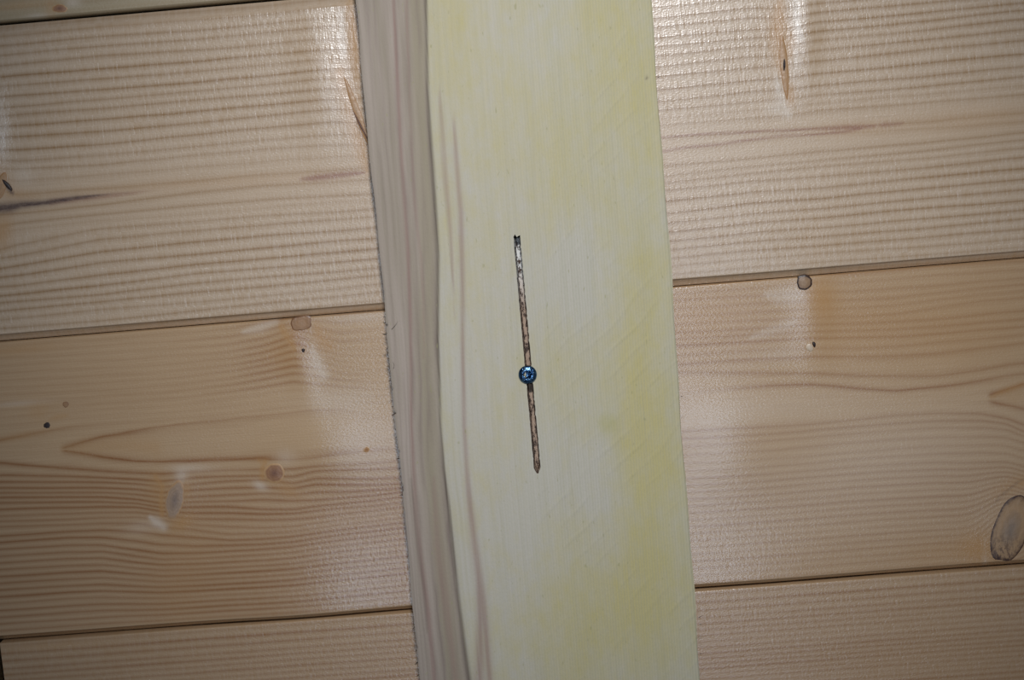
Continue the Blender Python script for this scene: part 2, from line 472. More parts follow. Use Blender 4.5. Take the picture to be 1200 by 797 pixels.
def ring_fields(U, V, sections, knotwarp=None):
    """phase / strength fields on the (V, U) grid of a plank. sections: [(cols, rows, U range)]"""
    nU, nV = len(U), len(V)
    sh = np.ones((nV, nU))
    ph = np.zeros((nV, nU))
    am = np.zeros((nV, nU))
    for cols, rows, (ua, ub) in sections:
        sel = np.where((U >= ua) & (U < ub))[0]
        R, S = [], []
        for ys, st in rows:
            pts = np.array([onto(x, y) for x, y in zip(cols, ys)])
            R.append(np.interp(U[sel], pts[:, 0], pts[:, 1]))
            sc_ = pts[:, 0]
            if isinstance(st, dict):
                sc_ = np.array([onto(x, ys[0])[0] for x in st])
                st = np.array(list(st.values()))
            st = np.full(len(sc_), st) if np.isscalar(st) else np.array(st)
            S.append(np.interp(U[sel], sc_, st))
        R, S = np.array(R)[::-1], np.array(S)[::-1]           # now bottom -> top
        kern = np.array([1, 2, 3, 4, 3, 2, 1.0])
        kern /= kern.sum()
        Rp = np.pad(R, ((0, 0), (3, 3)), mode='edge')
        R = np.array([np.convolve(r, kern, 'valid') for r in Rp])
        for j in range(1, len(R)):
            R[j] = np.maximum(R[j], R[j - 1] + 0.00035)
        d = 0.0036
        lo = np.array([R[0] - d * k for k in range(60, 0, -1)])
        hi = np.array([R[-1] + d * k for k in range(1, 60)])
        R = np.vstack([lo, R, hi])
        S = np.vstack([np.full(lo.shape, .5), S, np.full(hi.shape, .5)])
        ids = np.arange(len(R), dtype=float)
        for jj, c in enumerate(sel):
            Vq = V
            if knotwarp is not None:
                kx, ky, kr, kw = knotwarp
                g = math.exp(-((U[c] - kx) / kw) ** 2)
                dv = V - ky
                Vq = np.where(dv < 0, V + (kr * .9) * g * np.exp(-(dv / (kr * 2.2)) ** 2) * .8,
                              V - kr * 1.0 * g * np.exp(-(dv / (kr * 1.6)) ** 2))
            p = np.interp(Vq, R[:, jj], ids)
            ph[:, c] = p
            am[:, c] = np.interp(p, ids, S[:, jj])
            gap = np.diff(R[:, jj])
            sh[:, c] = np.clip(np.interp(p, ids[:-1] + .5, gap) * 1000 * .75, 1.5, 9)
    return ph, am, sh


# ------------------------------------------------------------------ the wall: tongue-and-groove planks
PITCH = 0.135
GAP = 0.00032
TH = 0.018
UF = np.concatenate([np.linspace(-0.85, -0.26, 60, endpoint=False), np.linspace(-0.26, 0.25, 600, endpoint=False),
                     np.linspace(0.25, 0.85, 60)])


def waviness(px, py, U, V, which):
    """low relief: lumps around the knots and swells added to catch sheen (metres)"""
    z = np.zeros_like(px)
    for (x, y, rx, ry, ang, h) in WAVES.get(which, []):
        add_blob(z, px, py, x, y, rx, ry, ang, h)
    return z


WAVES = {  # knot lumps, plus broad swells shaped to tilt sheen toward the camera
    1: [(372, 88, 26, 80, -5, .0007), (414, 100, 10, 90, -8, -.0002), (946, 40, 15, 60, 0, .0006), (-14, 160, 20, 60, 0, .0011),
        (905, 315, 130, 75, -5, .0016), (420, 320, 90, 60, -5, -.0004)],
    2: [(205, 586, 26, 40, 15, .0004), (322, 554, 22, 22, 0, .0003), (380, 525, 60, 45, -5, .0017), (360, 715, 95, 95, 0, .0026),
        (352, 430, 16, 60, -15, .0004), (865, 520, 75, 60, -5, .0019), (900, 735, 130, 110, 0, .0022), (952, 370, 22, 60, 0, .0005),
        (1184, 620, 40, 60, 20, .0006)],
}


def make_plank(index, sections, mat, top_ch, bot_ch, chat, cup=0.0, tilt=0.0, ends=(-0.85, 0.85), lift=0.0):
    """index 0 sits just above the middle joint (joint at Y = 0); top_ch/bot_ch = (width, depth) of the chamfers"""
    V0, V1 = index * PITCH + GAP / 2 + lift, (index + 1) * PITCH - GAP / 2
    fine = len(sections) > 0
    tw, td = top_ch
    bw, bd = bot_ch
    face = np.linspace(V0 + bw + 0.00015, V1 - tw - 0.00015, 152 if fine else 90)
    rows = [(V0, -TH), (V0, -bd - 0.0002), (V0 + 0.00012, -bd), (V0 + bw - 0.00015, -0.00006)]
    rows += [(v, 0.0) for v in face]
    rows += [(V1 - tw + 0.00015, -0.00006), (V1 - 0.00012, -td), (V1, -td - 0.0002), (V1, -TH), (V0, -TH)]
    if bw > .002:
        rows[3:3] = [(V0 + bw * q, -bd + (bd - .0008) * q) for q in (.25, .5, .75)] + [(V0 + bw - .0004, -.0008)]
    if tw > .002:
        n = len(rows) - 4
        rows[n:n] = [(V1 - tw * (1 - q), -td * q) for q in (.25, .5, .75)]
    V = np.array([r[0] for r in rows])
    Zp = np.array([r[1] for r in rows])
    U = UF[(UF >= ends[0]) & (UF <= ends[1])].copy() if fine else np.linspace(ends[0], ends[1], 90)
    U[0], U[-1] = ends
    UU, VV = np.meshgrid(U, V)
    ZZ = np.repeat(Zp[:, None], len(U), 1)
    px, py = measured(UU, VV)
    front = (ZZ > -0.004)
    mid, half = (V0 + V1) / 2, (V1 - V0) / 2
    q = (VV - mid) / half
    A = {n: np.zeros_like(UU) for n in ('tint', 'pale', 'dark', 'red', 'chatter')}
    if fine:
        ZZ = ZZ + front * waviness(px, py, UU, VV, {0: 1, -1: 2}.get(index, 0))
        ph, am, A['sharp'] = ring_fields(U, V, sections, (*onto(1184, 628), .014, .011) if index == -1 else None)
    else:
        Vs = V[:, None] + 0.004 * np.sin(U[None, :] * 7 + index * 2.1) + .0015 * np.sin(U[None, :] * 23 + index)
        ph = Vs / (0.0032 + .0006 * math.sin(index * 3.3)) + .8 * np.sin(Vs * 90 + index)
        am = 0.55 + 0.3 * np.sin(Vs * 300 + index)
        A['sharp'] = np.full_like(am, 2.4)
    ZZ = ZZ + front * (cup * (1 - q * q) + tilt * q)
    A['phase'], A['amp'] = ph, am
    A['chatter'] += chat
    if fine:
        STAIN_SHEEN[index](A, px, py)
    me = grid_mesh('plank', UU, VV, ZZ, A)
    return link('plank', me, mat, wall)


def stain_p0(A, px, py):
    add_blob(A['tint'], px, py, 20, 6, 45, 6, -5, .5)
    add_blob(A['pale'], px, py, 85, 3, 10, 5, 0, .7)
    add_blob(A['pale'], px, py, 45, 18, 16, 3, -5, .5)
    add_blob(A['tint'], px, py, 60, 10, 8, 14, 0, .45)


def stain_sheen_p1(A, px, py):
    t, p, d, r = A['tint'], A['pale'], A['dark'], A['red']  # p: sheen around the knots, painted pale
    add_stroke(d, px, py, [(-60, 38, 6), (0, 33.5, 6), (240, 12, 6), (400, -2, 5)], .16)
    # knot on the left edge of the photo and its resin pocket
    add_blob(t, px, py, 2, 272, 12, 22, 10, .9)
    add_blob(t, px, py, 0, 205, 12, 22, -20, .5)
    add_blob(t, px, py, 20, 227, 24, 7, 10, .35)
    add_blob(p, px, py, 4, 160, 6, 40, 0, .5)
    add_blob(p, px, py, 28, 205, 12, 14, 20, .35)
    add_stroke(d, px, py, [(-30, 243, 5), (0, 244, 5), (12, 243, 5), (24, 240, 3.6), (50, 238, 2.8), (90, 232, 2.0), (115, 229.5, 1.0),
                           (135, 228, .5), (150, 226, .15)], 1.0)
    add_stroke(r, px, py, [(60, 237, 3), (130, 229, 2.4), (170, 225, .8), (190, 223, .1)], .6)
    add_stroke(d, px, py, [(-4, 207, 1.5), (3, 211, 2.6), (9, 219, 2.2), (15, 227, 1.2)], 1.0)
    add_blob(t, px, py, 250, 214, 190, 7, -4, .22)
    add_stroke(r, px, py, [(352, 210, 1.0), (370, 208.5, 3), (400, 205, 3), (418, 203, 2), (428, 202, .8)], .85)
    # spike knot half hidden by the board
    add_stroke(t, px, py, [(398, 85, 5), (406, 110, 8), (414, 140, 9), (426, 180, 9), (432, 200, 5)], .7)
    add_blob(t, px, py, 395, 75, 14, 30, 0, .25)
    add_blob(t, px, py, 415, 45, 9, 60, -4, .95)
    add_stroke(p, px, py, [(401, 12, 2), (402, 40, 3.6), (403, 65, 3)], .8)
    add_stroke(d, px, py, [(412, 116, .8), (416, 130, 2.2), (422, 146, 2.8), (428, 160, 2.2), (432, 170, 1.2)], .8)
    # right half: spike knot and the red resin line
    add_stroke(t, px, py, [(914, 0, 4), (914, 30, 8), (915, 60, 10), (916, 80, 7)], .8)
    add_blob(t, px, py, 905, 28, 14, 30, 0, .3)
    add_blob(t, px, py, 926, 112, 6, 15, 0, .75)
    add_blob(t, px, py, 929, 50, 6, 16, 0, .5)
    add_stroke(p, px, py, [(932, 0, 3), (934, 30, 3), (937, 45, 4)], .7)
    add_blob(p, px, py, 932, 60, 3, 25, 0, .45)
    add_stroke(p, px, py, [(909, 80, 1.5), (911, 100, 3), (917, 118, 5), (924, 134, 4)], .75)
    add_blob(p, px, py, 908, 128, 12, 8, 20, .5)
    add_stroke(d, px, py, [(920, 66, .6), (919.5, 74, 1.9), (918, 84, 1.2), (917, 90, .4)], 1.0)
    add_stroke(r, px, py, [(774, 161, .9), (830, 157, 1.1), (880, 154.5, 1.1), (925, 152.5, 1.2), (960, 151, 1.3), (990, 149.5, 2.3), (1012, 148.5, 2.2),
                           (1026, 148, 1.2)], .75)
    add_stroke(r, px, py, [(774, 177.5, 1.0), (810, 172, 1.2), (850, 168, 1.2), (885, 163, 1.2), (915, 159.5, 1.1), (960, 157, 1.2), (990, 154, 1.8),
                           (1010, 150, 1.5)], .75)
    add_stroke(r, px, py, [(1029, 147.5, 1), (1036, 146.5, 2.6), (1054, 145, 1.6), (1060, 144.5, .6)], .6)
    add_blob(t, px, py, 1000, 150, 50, 9, -3, .3)
    add_blob(t, px, py, 1150, 138, 90, 16, -5, .28)
    A['chatter'] *= 1 - .8 * np.exp(-((py - 225 + .084 * (px - 200)) / 32) ** 2)


def stain_sheen_p2(A, px, py):
    t, p, d, r = A['tint'], A['pale'], A['dark'], A['red']  # p: paler wood and painted sheen beside the knots
    # left half
    add_blob(t, px, py, 20, 410, 45, 6, -5, .45)
    add_blob(t, px, py, 345, 388, 10, 12, 0, .45)
    add_blob(t, px, py, 332, 412, 26, 22, 20, .38)
    add_blob(t, px, py, 378, 396, 14, 18, -20, .42)
    add_stroke(p, px, py, [(285, 389, 2), (305, 384, 5), (322, 377, 4)], .6)
    add_stroke(p, px, py, [(366, 408, 3), (372, 425, 6), (380, 440, 5)], .6)
    add_blob(p, px, py, 425, 372, 45, 6, -4, .45)
    add_blob(p, px, py, 398, 470, 42, 16, -4, .35)
    add_blob(t, px, py, 45, 482, 14, 10, -15, .35)
    add_blob(t, px, py, 20, 512, 40, 4, -12, .4)
    add_blob(p, px, py, 20, 473, 35, 3, -5, .4)
    add_stroke(t, px, py, [(74, 526, 3), (100, 524, 8), (140, 522, 9), (180, 524, 8)], .4)
    add_stroke(t, px, py, [(57, 492, 1), (66, 489, 3), (78, 487, 2)], .5)
    add_blob(t, px, py, 185, 570, 12, 20, 0, .45)
    add_blob(t, px, py, 214, 612, 14, 8, -30, .75)
    add_blob(t, px, py, 219, 572, 4, 12, 0, .6)
    add_blob(t, px, py, 216, 635, 45, 50, 0, .25)
    add_blob(t, px, py, 203, 700, 40, 40, 0, .22)
    add_stroke(p, px, py, [(176, 606, 2), (184, 612, 5), (192, 618, 4)], .95)
    add_blob(p, px, py, 168, 617, 20, 8, -10, .35)
    add_blob(p, px, py, 213, 558, 8, 8, 0, .7)
    add_blob(p, px, py, 222, 548, 28, 5, 0, .45)
    add_blob(p, px, py, 305, 569, 9, 5, 25, .8)
    add_blob(p, px, py, 335, 535, 12, 9, 0, .35)
    add_stroke(t, px, py, [(303, 539, 2), (311, 543, 3), (310, 556, 2)], .6)
    add_blob(t, px, py, 337, 573, 16, 8, 30, .55)
    add_blob(t, px, py, 430, 527, 6, 4, 0, .7)
    add_stroke(t, px, py, [(182, 558, 3), (190, 570, 3.5), (189, 585, 3), (190, 603, 3)], .9)
    add_stroke(t, px, py, [(311, 541, 3), (308, 548, 3), (308, 560, 2.5)], .8)
    add_stroke(r, px, py, [(352, 390, 10), (354, 402, 5)], .22)
    add_stroke(t, px, py, [(330, 383, 4), (338, 396, 6), (345, 408, 4)], .8)
    add_stroke(t, px, py, [(371, 380, 3), (374, 395, 6), (386, 406, 5)], .7)
    # right half
    add_blob(t, px, py, 963, 348, 17, 24, 0, .75)
    add_blob(t, px, py, 1000, 375, 65, 34, 0, .38)
    add_blob(t, px, py, 970, 405, 40, 25, 0, .18)
    add_blob(t, px, py, 1120, 385, 100, 50, -4, .38)
    add_blob(t, px, py, 830, 372, 60, 34, -4, .34)
    add_stroke(p, px, py, [(898, 345, 3), (915, 347, 9), (935, 346, 8), (944, 345, 2)], .55)
    add_stroke(p, px, py, [(880, 396, 2), (900, 389, 5), (920, 382, 5), (930, 377, 3)], .45)
    add_blob(p, px, py, 915, 415, 25, 8, -4, .25)
    add_blob(p, px, py, 890, 480, 90, 22, -5, .3)
    add_blob(p, px, py, 1050, 520, 130, 60, -4, .25)
    add_stroke(t, px, py, [(1161, 466, 2), (1172, 460, 3), (1200, 450, 3)], .6)
    add_blob(t, px, py, 1190, 465, 18, 10, -10, .3)
    add_blob(t, px, py, 1147, 642, 22, 20, 20, .9)
    add_blob(t, px, py, 1110, 648, 50, 16, -4, .35)
    add_blob(p, px, py, 930, 580, 230, 75, -4, .22)
    add_blob(t, px, py, 1182, 570, 22, 8, -30, .35)
    add_blob(t, px, py, 1198, 566, 5, 6, 0, .6)
    for k in range(5):
        add_stroke(d, px, py, [(1163 + 5 * k, 595 - 5 * k, .4), (1170 + 5 * k, 582 - 4 * k, 1.0), (1182 + 6 * k, 574 - 4 * k, .5)], .35)
    add_stroke(p, px, py, [(1154, 632, 1.2), (1153, 648, 2), (1155, 662, 2)], .8)
    ch = A['chatter']
    ch *= 0.15
    add_blob(ch, px, py, 430, 680, 130, 75, -4, .8)
    add_blob(ch, px, py, 870, 640, 190, 60, -4, .55)


def stain_p3(A, px, py):
    add_blob(A['tint'], px, py, 1250, 800, 420, 70, 0, .25)
    add_blob(A['tint'], px, py, 60, 757, 60, 4, -4, .4)


STAIN_SHEEN = {1: stain_p0, 0: stain_sheen_p1, -1: stain_sheen_p2, -2: stain_p3}

# wall backing (behind the planks), carries every plank
bm_v = [(-0.85, -0.55, -TH - .001), (0.85, -0.55, -TH - .001), (0.85, 0.68, -TH - .001), (-0.85, 0.68, -TH - .001),
        (-0.85, -0.55, -TH - .012), (0.85, -0.55, -TH - .012), (0.85, 0.68, -TH - .012), (-0.85, 0.68, -TH - .012)]
bme = bpy.data.meshes.new('wall_back')
bme.from_pydata(bm_v, [], [(0, 1, 2, 3), (7, 6, 5, 4), (0, 4, 5, 1), (1, 5, 6, 2), (2, 6, 7, 3), (3, 7, 4, 0)])
kb = NT('wall_backing')
kb.link(kb.mix(kb.noise(kb.coords(40, 200, 40), 1.0), (0.10, 0.08, 0.06), (0.16, 0.13, 0.10)), kb.b.inputs['Base Color'])
kb.b.inputs['Roughness'].default_value = 0.9
wall = link('wall_back', bme, kb.m)
wall['kind'] = 'structure'
wall.matrix_world = Matrix.Translation(Vector((0, 0, ZOFF))) @ TOW

LATE = (0.27, 0.14, 0.042)
m_p1 = plank_material('planed_spruce', (0.55, 0.41, 0.28), LATE, 1.25, 1.0, 0.32)
m_p2 = plank_material('planed_spruce_warm', (0.52, 0.355, 0.205), (0.26, 0.105, 0.028), 1.0, 0.8, 0.23)
m_p3 = plank_material('planed_spruce_fine', (0.50, 0.34, 0.195), (0.29, 0.135, 0.045), 1.0, 0.8, 0.28)
m_p0 = plank_material('planed_spruce_olive', (0.40, 0.32, 0.20), (0.28, 0.18, 0.08), 1.2, 0.5, 0.40)
BIG = (-9., 9.)
Ls, Rs = (-9., 0.0), (0.0, 9.)
p0 = make_plank(1, [(COL0, P0, BIG)], m_p0, (.0012, .0005), (.0008, .0020), .3, lift=.0011)
p1 = make_plank(0, [(COL1L, P1L, Ls), (COL1R, P1R, Rs)], m_p1, (.0046, .0016), (.0034, .0036), 1.0)
p2 = make_plank(-1, [(COL2L, P2L, Ls), (COL2R, P2R, Rs)], m_p2, (.0004, .0005), (.0032, .0048), 1.0)
xe, ye = onto(2.5, 775)
p3 = make_plank(-2, [(COL3, P3, BIG)], m_p3, (.0004, .0005), (.0032, .0048), .7, ends=(xe, .85))
p3b = make_plank(-2, [], m_p3, (.0004, .0005), (.0032, .0048), .7, ends=(-.85, xe - .0025))
for i, mm in ((-4, m_p1), (-3, m_p2), (2, m_p3), (3, m_p1), (4, m_p2)):
    make_plank(i, [], mm, (.0004, .0005), (.0032, .0048), .7)


# ------------------------------------------------------------------ knots
def knot(parent, mat, x, y, rx, ry, ang=0.0, square=2.0, height=0.00012, jitter=.06, seed=0, clipV=None, zc=0.0, label=None):
    rg = np.random.RandomState(seed)
    nr, ns = 9, 36
    th = np.linspace(0, 2 * math.pi, ns, endpoint=False)
    sc = 0.366e-3
    wob = 1 + jitter * (np.sin(2 * th + rg.rand() * 6) + .7 * np.sin(3 * th + rg.rand() * 6) + .5 * np.sin(7 * th + rg.rand() * 6))
    cx, cy = onto(x, y)
    which = {id(p1): 1, id(p2): 2}.get(id(parent), 0)
    zc += float(waviness(np.array([float(x)]), np.array([float(y)]), None, None, which)[0])
    c, s = math.cos(math.radians(ang)), math.sin(math.radians(ang))
    vs, rad, rotv = [(cx, cy, height + zc + .00004)], [0.0], [0.0]
    z0 = zc - float(waviness(np.array([float(x)]), np.array([float(y)]), None, None, which)[0])

    def zk(w_, qx, qy):
        return z0 + float(waviness(qx, qy, None, None, w_)[0])

    for i in range(1, nr + 1):
        f = i / nr
        for t, w in zip(th, wob):
            ct, st = math.cos(t), math.sin(t)
            m = (abs(ct) ** square + abs(st) ** square) ** (-1.0 / square)
            u, v = rx * sc * f * w * ct * m, ry * sc * f * w * st * m
            X, Y = cx + u * c - v * s, cy + u * s + v * c
            if clipV is not None:
                Y = max(Y, clipV)
            qx, qy = measured(np.array([X]), np.array([Y]))
            z = height * (1 - f * f) + (-0.00018 if i == nr else 0.00004) + zk(which, qx, qy)
            vs.append((X, Y, z))
            rad.append(f)
            rotv.append(max(0.0, -math.sin(t)) * f)
    fs = []
    for j in range(ns):
        fs.append((0, 1 + j, 1 + (j + 1) % ns))
    for i in range(nr - 1):
        for j in range(ns):
            a, b = 1 + i * ns + j, 1 + i * ns + (j + 1) % ns
            fs.append((a, a + ns, b + ns, b))
    me = bpy.data.meshes.new('knot')
    me.from_pydata(vs, [], fs)
    for n_, v_ in (('radius', rad), ('rot', rotv)):
        at = me.attributes.new(n_, 'FLOAT', 'POINT')
        at.data.foreach_set('value', np.array(v_, np.float32))
    me.polygons.foreach_set('use_smooth', np.ones(len(fs), dtype=bool))
    o = link('knot', me, mat, parent)
    if label:
        o['label'] = label
    return o


k_pale = knot_material('knot_pale', (0.22, 0.155, 0.12), (0.36, 0.245, 0.165), (0.44, 0.26, 0.13), .84, .4)
k_brown = knot_material('knot_brown', (0.19, 0.09, 0.06), (0.32, 0.165, 0.085), (0.48, 0.29, 0.14), .82, .4)
k_ring = knot_material('knot_dark_ring', (0.33, 0.21, 0.12), (0.28, 0.17, 0.095), (0.045, 0.022, 0.014), .74, .4, rings=2.5)
k_black = knot_material('knot_black', (0.02, 0.012, 0.012), (0.03, 0.016, 0.013), (0.09, 0.05, 0.035), .92, .5, rings=1)
k_tan = knot_material('knot_tan', (0.35, 0.20, 0.10), (0.32, 0.175, 0.085), (0.17, 0.075, 0.03), .86, .4, rings=2)
k_big = knot_material('knot_loose', (0.25, 0.185, 0.14), (0.38, 0.235, 0.125), (0.055, 0.022, 0.012), .88, .45, cracks=1.0, rings=3)
k_orange = knot_material('knot_orange', (0.30, 0.13, 0.04), (0.40, 0.20, 0.07), (0.45, 0.27, 0.12), .8, .4, rings=1)
k_spike = knot_material('knot_spike', (0.40, 0.25, 0.14), (0.42, 0.245, 0.12), (0.36, 0.185, 0.07), .8, .4, rings=2)
k_dark = knot_material('knot_dark', (0.12, 0.065, 0.05), (0.17, 0.09, 0.06), (0.30, 0.16, 0.075), .8, .45, rings=1)
k_cream = knot_material('knot_cream', (0.62, 0.50, 0.38), (0.60, 0.47, 0.34), (0.42, 0.28, 0.16), .9, .4, rings=1)

knot(p2, k_pale, 205, 586, 12, 27, -21, 1.8 , .00025, .04, 3, label='greyish oval knot')
knot(p2, k_brown, 322, 554, 13, 13.5, 0, 2 , .00025, .04, 5, label='round reddish brown knot')
knot(p2, k_tan, 353, 379, 13.5, 8.5, 4, 3.4, .00008, .03, 8)
knot(p2, k_orange, 430, 526.5, 3.4, 3.6, 0, 2, .00015, .1, 9)
knot(p2, k_black, 355.5, 410.5, 2.3, 2.3, 0, 2, .0004, .1, 10)
knot(p2, k_tan, 77, 474, 3.6, 4.2, 0, 2, .0001, .1, 11)
knot(p2, k_black, 55, 498.5, 4.1, 4.2, 0, 2, .0001, .08, 12, label='small black knot')
knot(p2, k_ring, 942.5, 331, 10, 9, 0, 2.2, .0004, .05, 13, label='round knot with a black bark ring')
knot(p2, k_cream, 948.5, 407, 4.6, 5.2, 0, 2, .00045, .1, 14)
knot(p2, k_black, 953.8, 403.5, 2.2, 3.4, 15, 2, .00055, .1, 15)
knot(p2, k_big, 1184, 620, 21.5, 46, -19, 2.3, .0003, .03, 16, clipV=-PITCH + .0032, label='large loose knot with dark rotten foot')
knot(p0, k_brown, 70, 10, 9, 5.5, -5, 2, .0002, .08, 17)
knot(p1, k_spike, 1, 219, 7, 19, -25, 1.7, .0001, .05, 18)
knot(p1, k_spike, 419, 133, 4.2, 50, 15, 1.6, .0002, .03, 19)
knot(p1, k_spike, 919, 78, 5.2, 40, 1, 1.6, .0002, .03, 20)
knot(p1, k_black, 919, 76, 1.6, 8, -4, 1.7, .0004, .05, 21, zc=.0001)
knot(p1, k_black, 9, 217, 2.4, 9, 36, 1.7, .0004, .05, 22, zc=.0003)
knot(p1, k_dark, 423, 148, 1.5, 24, 21, 1.5, .0004, .05, 23, zc=.0001)

# ------------------------------------------------------------------ the upright sawn board
HB = 0.024
BL, BR = -0.06548459, 0.05429136
board = bpy.data.objects.new('wooden_board', None)
scene.collection.objects.link(board)
board['label'] = 'rough-sawn upright board, pale yellow-green with a grey-brown left edge, standing across the planks'
board['category'] = 'board'
board.matrix_world = wall.matrix_world.copy()
sx0, sy0 = onto(605.5, 277, HB)
sx1, sy1 = onto(630.2, 555, HB)
nC = 168
Ub = np.linspace(BL, BR, nC)
sw = 0.00142
Us = (sx0 + sx1) / 2
ia = int(np.argmin(abs(Ub - (Us - sw))))
Ub[ia] = Us - sw
ib = ia + 4
Ub[ia:ib + 1] = np.linspace(Us - sw, Us + sw, 5)
Ub[ib:] = np.linspace(Us + sw, BR, nC - ib)
Ub[:ia + 1] = np.linspace(BL, Us - sw, ia + 1)
Vb = np.concatenate([np.linspace(-.54, -.2, 40, endpoint=False), np.linspace(-.2, .2, 430, endpoint=False), np.linspace(.2, .67, 50)])
j0, j1 = int(np.argmin(abs(Vb - sy1))), int(np.argmin(abs(Vb - sy0)))
Vb[j0], Vb[j1] = sy1, sy0
UU, VV = np.meshgrid(Ub, Vb)
cen = sx1 + (VV - sy1) * (sx0 - sx1) / (sy0 - sy1)
fall = np.exp(-((UU - Us) / .02) ** 2)
near = np.clip((VV - sy1 + .05) / .05, 0, 1) * np.clip((sy0 + .05 - VV) / .05, 0, 1)
UU = UU + (cen - Us) * fall * near
pxb, pyb = measured(UU, VV, HB)
# ragged saw-torn edges
ev = rng.rand(len(Vb))
tear = np.clip(np.exp(-((pyb[:, 0] - 480) / 130) ** 4) + np.exp(-((pyb[:, 0] - 740) / 45) ** 4) * .7, 0, 1)
UU[:, 0] += .00010 * (ev - .5) + tear * np.where(rng.rand(len(Vb)) > .88, .0014, 0) * rng.rand(len(Vb))
UU[:, 0] += .00022 * np.sin(Vb * 60) + .00015 * np.sin(Vb * 171)
UU[:, -1] += .00012 * (rng.rand(len(Vb)) - .5) + .0003 * np.sin(Vb * 47 + 1) + .0002 * np.sin(Vb * 133)
ZZ = np.full_like(UU, HB)
ZZ += .00012 * np.sin(VV * 31 + UU * 120) + .0002 * np.sin(UU * 70)
ZZ[:, 0] -= .0005
ZZ[:, -1] -= .0006
ZZ[:, 1] -= .0001
ZZ[:, -2] -= .0001

# rings of the board: columns are heights, rows run left -> right
BY = [0, 150, 300, 400, 550, 680, 797]
BRG = [((417, 430, 444, 453, 468, 482, 490), .2), ((428, 441, 455, 464, 473, 484, 492), .45), ((438, 450, 463, 472, 479, 487, 497), .35),
       ((450, 458, 470, 475, 482, 490, 502), .45), ((462, 468, 479, 481, 483.5, 495, 509), .6), ((477, 482, 488, 491, 497, 507, 520), .6),
       ((488, 492, 498, 500, 504, 518, 532), .5), ((498.6, 503.4, 513, 513, 520, 535, 550), .9), ((508, 511, 520, 519, 526, 541, 556), .2),
       ((514, 517, 528, 526, 532, 547, 563), .4), ((522, 527, 535, 535, 541, 553, 568), .25), ((529, 533, 541, 542.5, 546, 562, 573), .35)]
tab, stg = [], []
for xs, st in BRG:
    pts = np.array([onto(x, y, HB) for x, y in zip(xs, BY)])[::-1]
    tab.append(np.interp(Vb, pts[:, 1], pts[:, 0]))
    stg.append(st)
while tab[-1].mean() < BR + .01:
    tab.append(tab[-1] + .0029 + .0009 * math.sin(len(tab) * 2.3))
    stg.append(.16 + .12 * math.sin(len(tab) * 1.7))
tab, stg = np.array(tab), np.array(stg)
phb = np.zeros_like(UU)
amb = np.zeros_like(UU)
idn = np.arange(len(tab), dtype=float)
for r_ in range(len(Vb)):
    phb[r_] = np.interp(UU[r_], tab[:, r_], idn)
    amb[r_] = np.interp(phb[r_], idn, stg)
bx = np.interp(pyb[:, 0], [-200, 0, 100, 150, 200, 250, 300, 400, 450, 500, 550, 597, 650, 700, 750, 797, 1000],
               [492, 498.6, 500.8, 503.4, 507, 510, 513, 513, 514.7, 515.8, 520, 526, 531.6, 537, 543, 550, 575])[:, None]
AB = {'phase': phb, 'amp': amb}
AB['heart'] = 1 / (1 + np.exp((pxb - bx) / 1.1))
yel = np.full_like(UU, .20)
add_blob(yel, pxb, pyb, 745, 60, 55, 190, 0, .55)
add_blob(yel, pxb, pyb, 550, 90, 60, 130, 0, .28)
add_blob(yel, pxb, pyb, 640, 140, 80, 110, 0, .24)
add_blob(yel, pxb, pyb, 765, 330, 45, 130, 0, .22)
add_blob(yel, pxb, pyb, 765, 560, 48, 150, -4, .62, 3)
add_blob(yel, pxb, pyb, 735, 740, 90, 90, 0, .45)
add_blob(yel, pxb, pyb, 650, 720, 70, 60, 0, .3)
add_blob(yel, pxb, pyb, 600, 420, 60, 90, 0, .12)
add_blob(yel, pxb, pyb, 590, 200, 40, 100, 0, -.18)
add_blob(yel, pxb, pyb, 672, 330, 40, 75, 0, -.32)
add_blob(yel, pxb, pyb, 672, 560, 45, 60, 15, -.32)
add_blob(yel, pxb, pyb, 560, 690, 30, 100, 0, -.15)
add_blob(yel, pxb, pyb, 810, 640, 25, 60, 0, -.1)
AB['yellow'] = yel
pink = np.zeros_like(UU)
add_stroke(pink, pxb, pyb, [(514, 100, .5), (517, 140, 2.4), (522, 210, 3), (528, 270, 2), (533, 380, .25)], .5)
add_stroke(pink, pxb, pyb, [(531, 130, .5), (534, 180, 2.2), (540, 250, 2.6), (542, 330, 2.6), (542.5, 430, 2.2), (544, 500, 2.2), (549, 580, 2.8),
                            (556, 640, 4), (565, 700, 4.5), (574, 797, 4)], .62)
add_stroke(pink, pxb, pyb, [(545, 520, .6), (553, 600, 2.5), (560, 660, 3), (563, 720, 4), (562, 797, 5)], .7)
add_stroke(pink, pxb, pyb, [(461, 0, 1.2), (466, 100, 1.8), (470, 180, 1.6), (478, 290, 1.8), (481, 370, 1.6), (482, 500, 1.6), (487, 600, 2.2),
                            (495, 670, 2.5), (502, 720, 2.5), (509, 797, 2)], .75)
add_stroke(pink, pxb, pyb, [(476, 0, 1.2), (480, 120, 1), (486, 240, 1.6), (493, 300, 1.2), (496, 345, 1.2), (497, 420, 1)], .45)
add_stroke(pink, pxb, pyb, [(508, 560, 1.5), (513, 640, 4), (524, 720, 4), (534, 797, 3)], .5)
AB['pink'] = pink
dk = np.zeros_like(UU)
add_stroke(dk, pxb, pyb, [(498.6, -40, 1.3), (498.6, 0, 1.5), (500.8, 100, 1.3), (503.4, 150, 1.7), (507, 200, 2), (510, 250, 2), (513, 300, 1.7),
                          (513, 400, 1.4), (514.7, 450, 1.1), (515.8, 500, 1.0), (520, 550, 1.2), (526, 597, 1.4), (531.6, 650, 1.5),
                          (537, 700, 1.8), (543, 750, 2.3), (550, 800, 2.4)], .8)
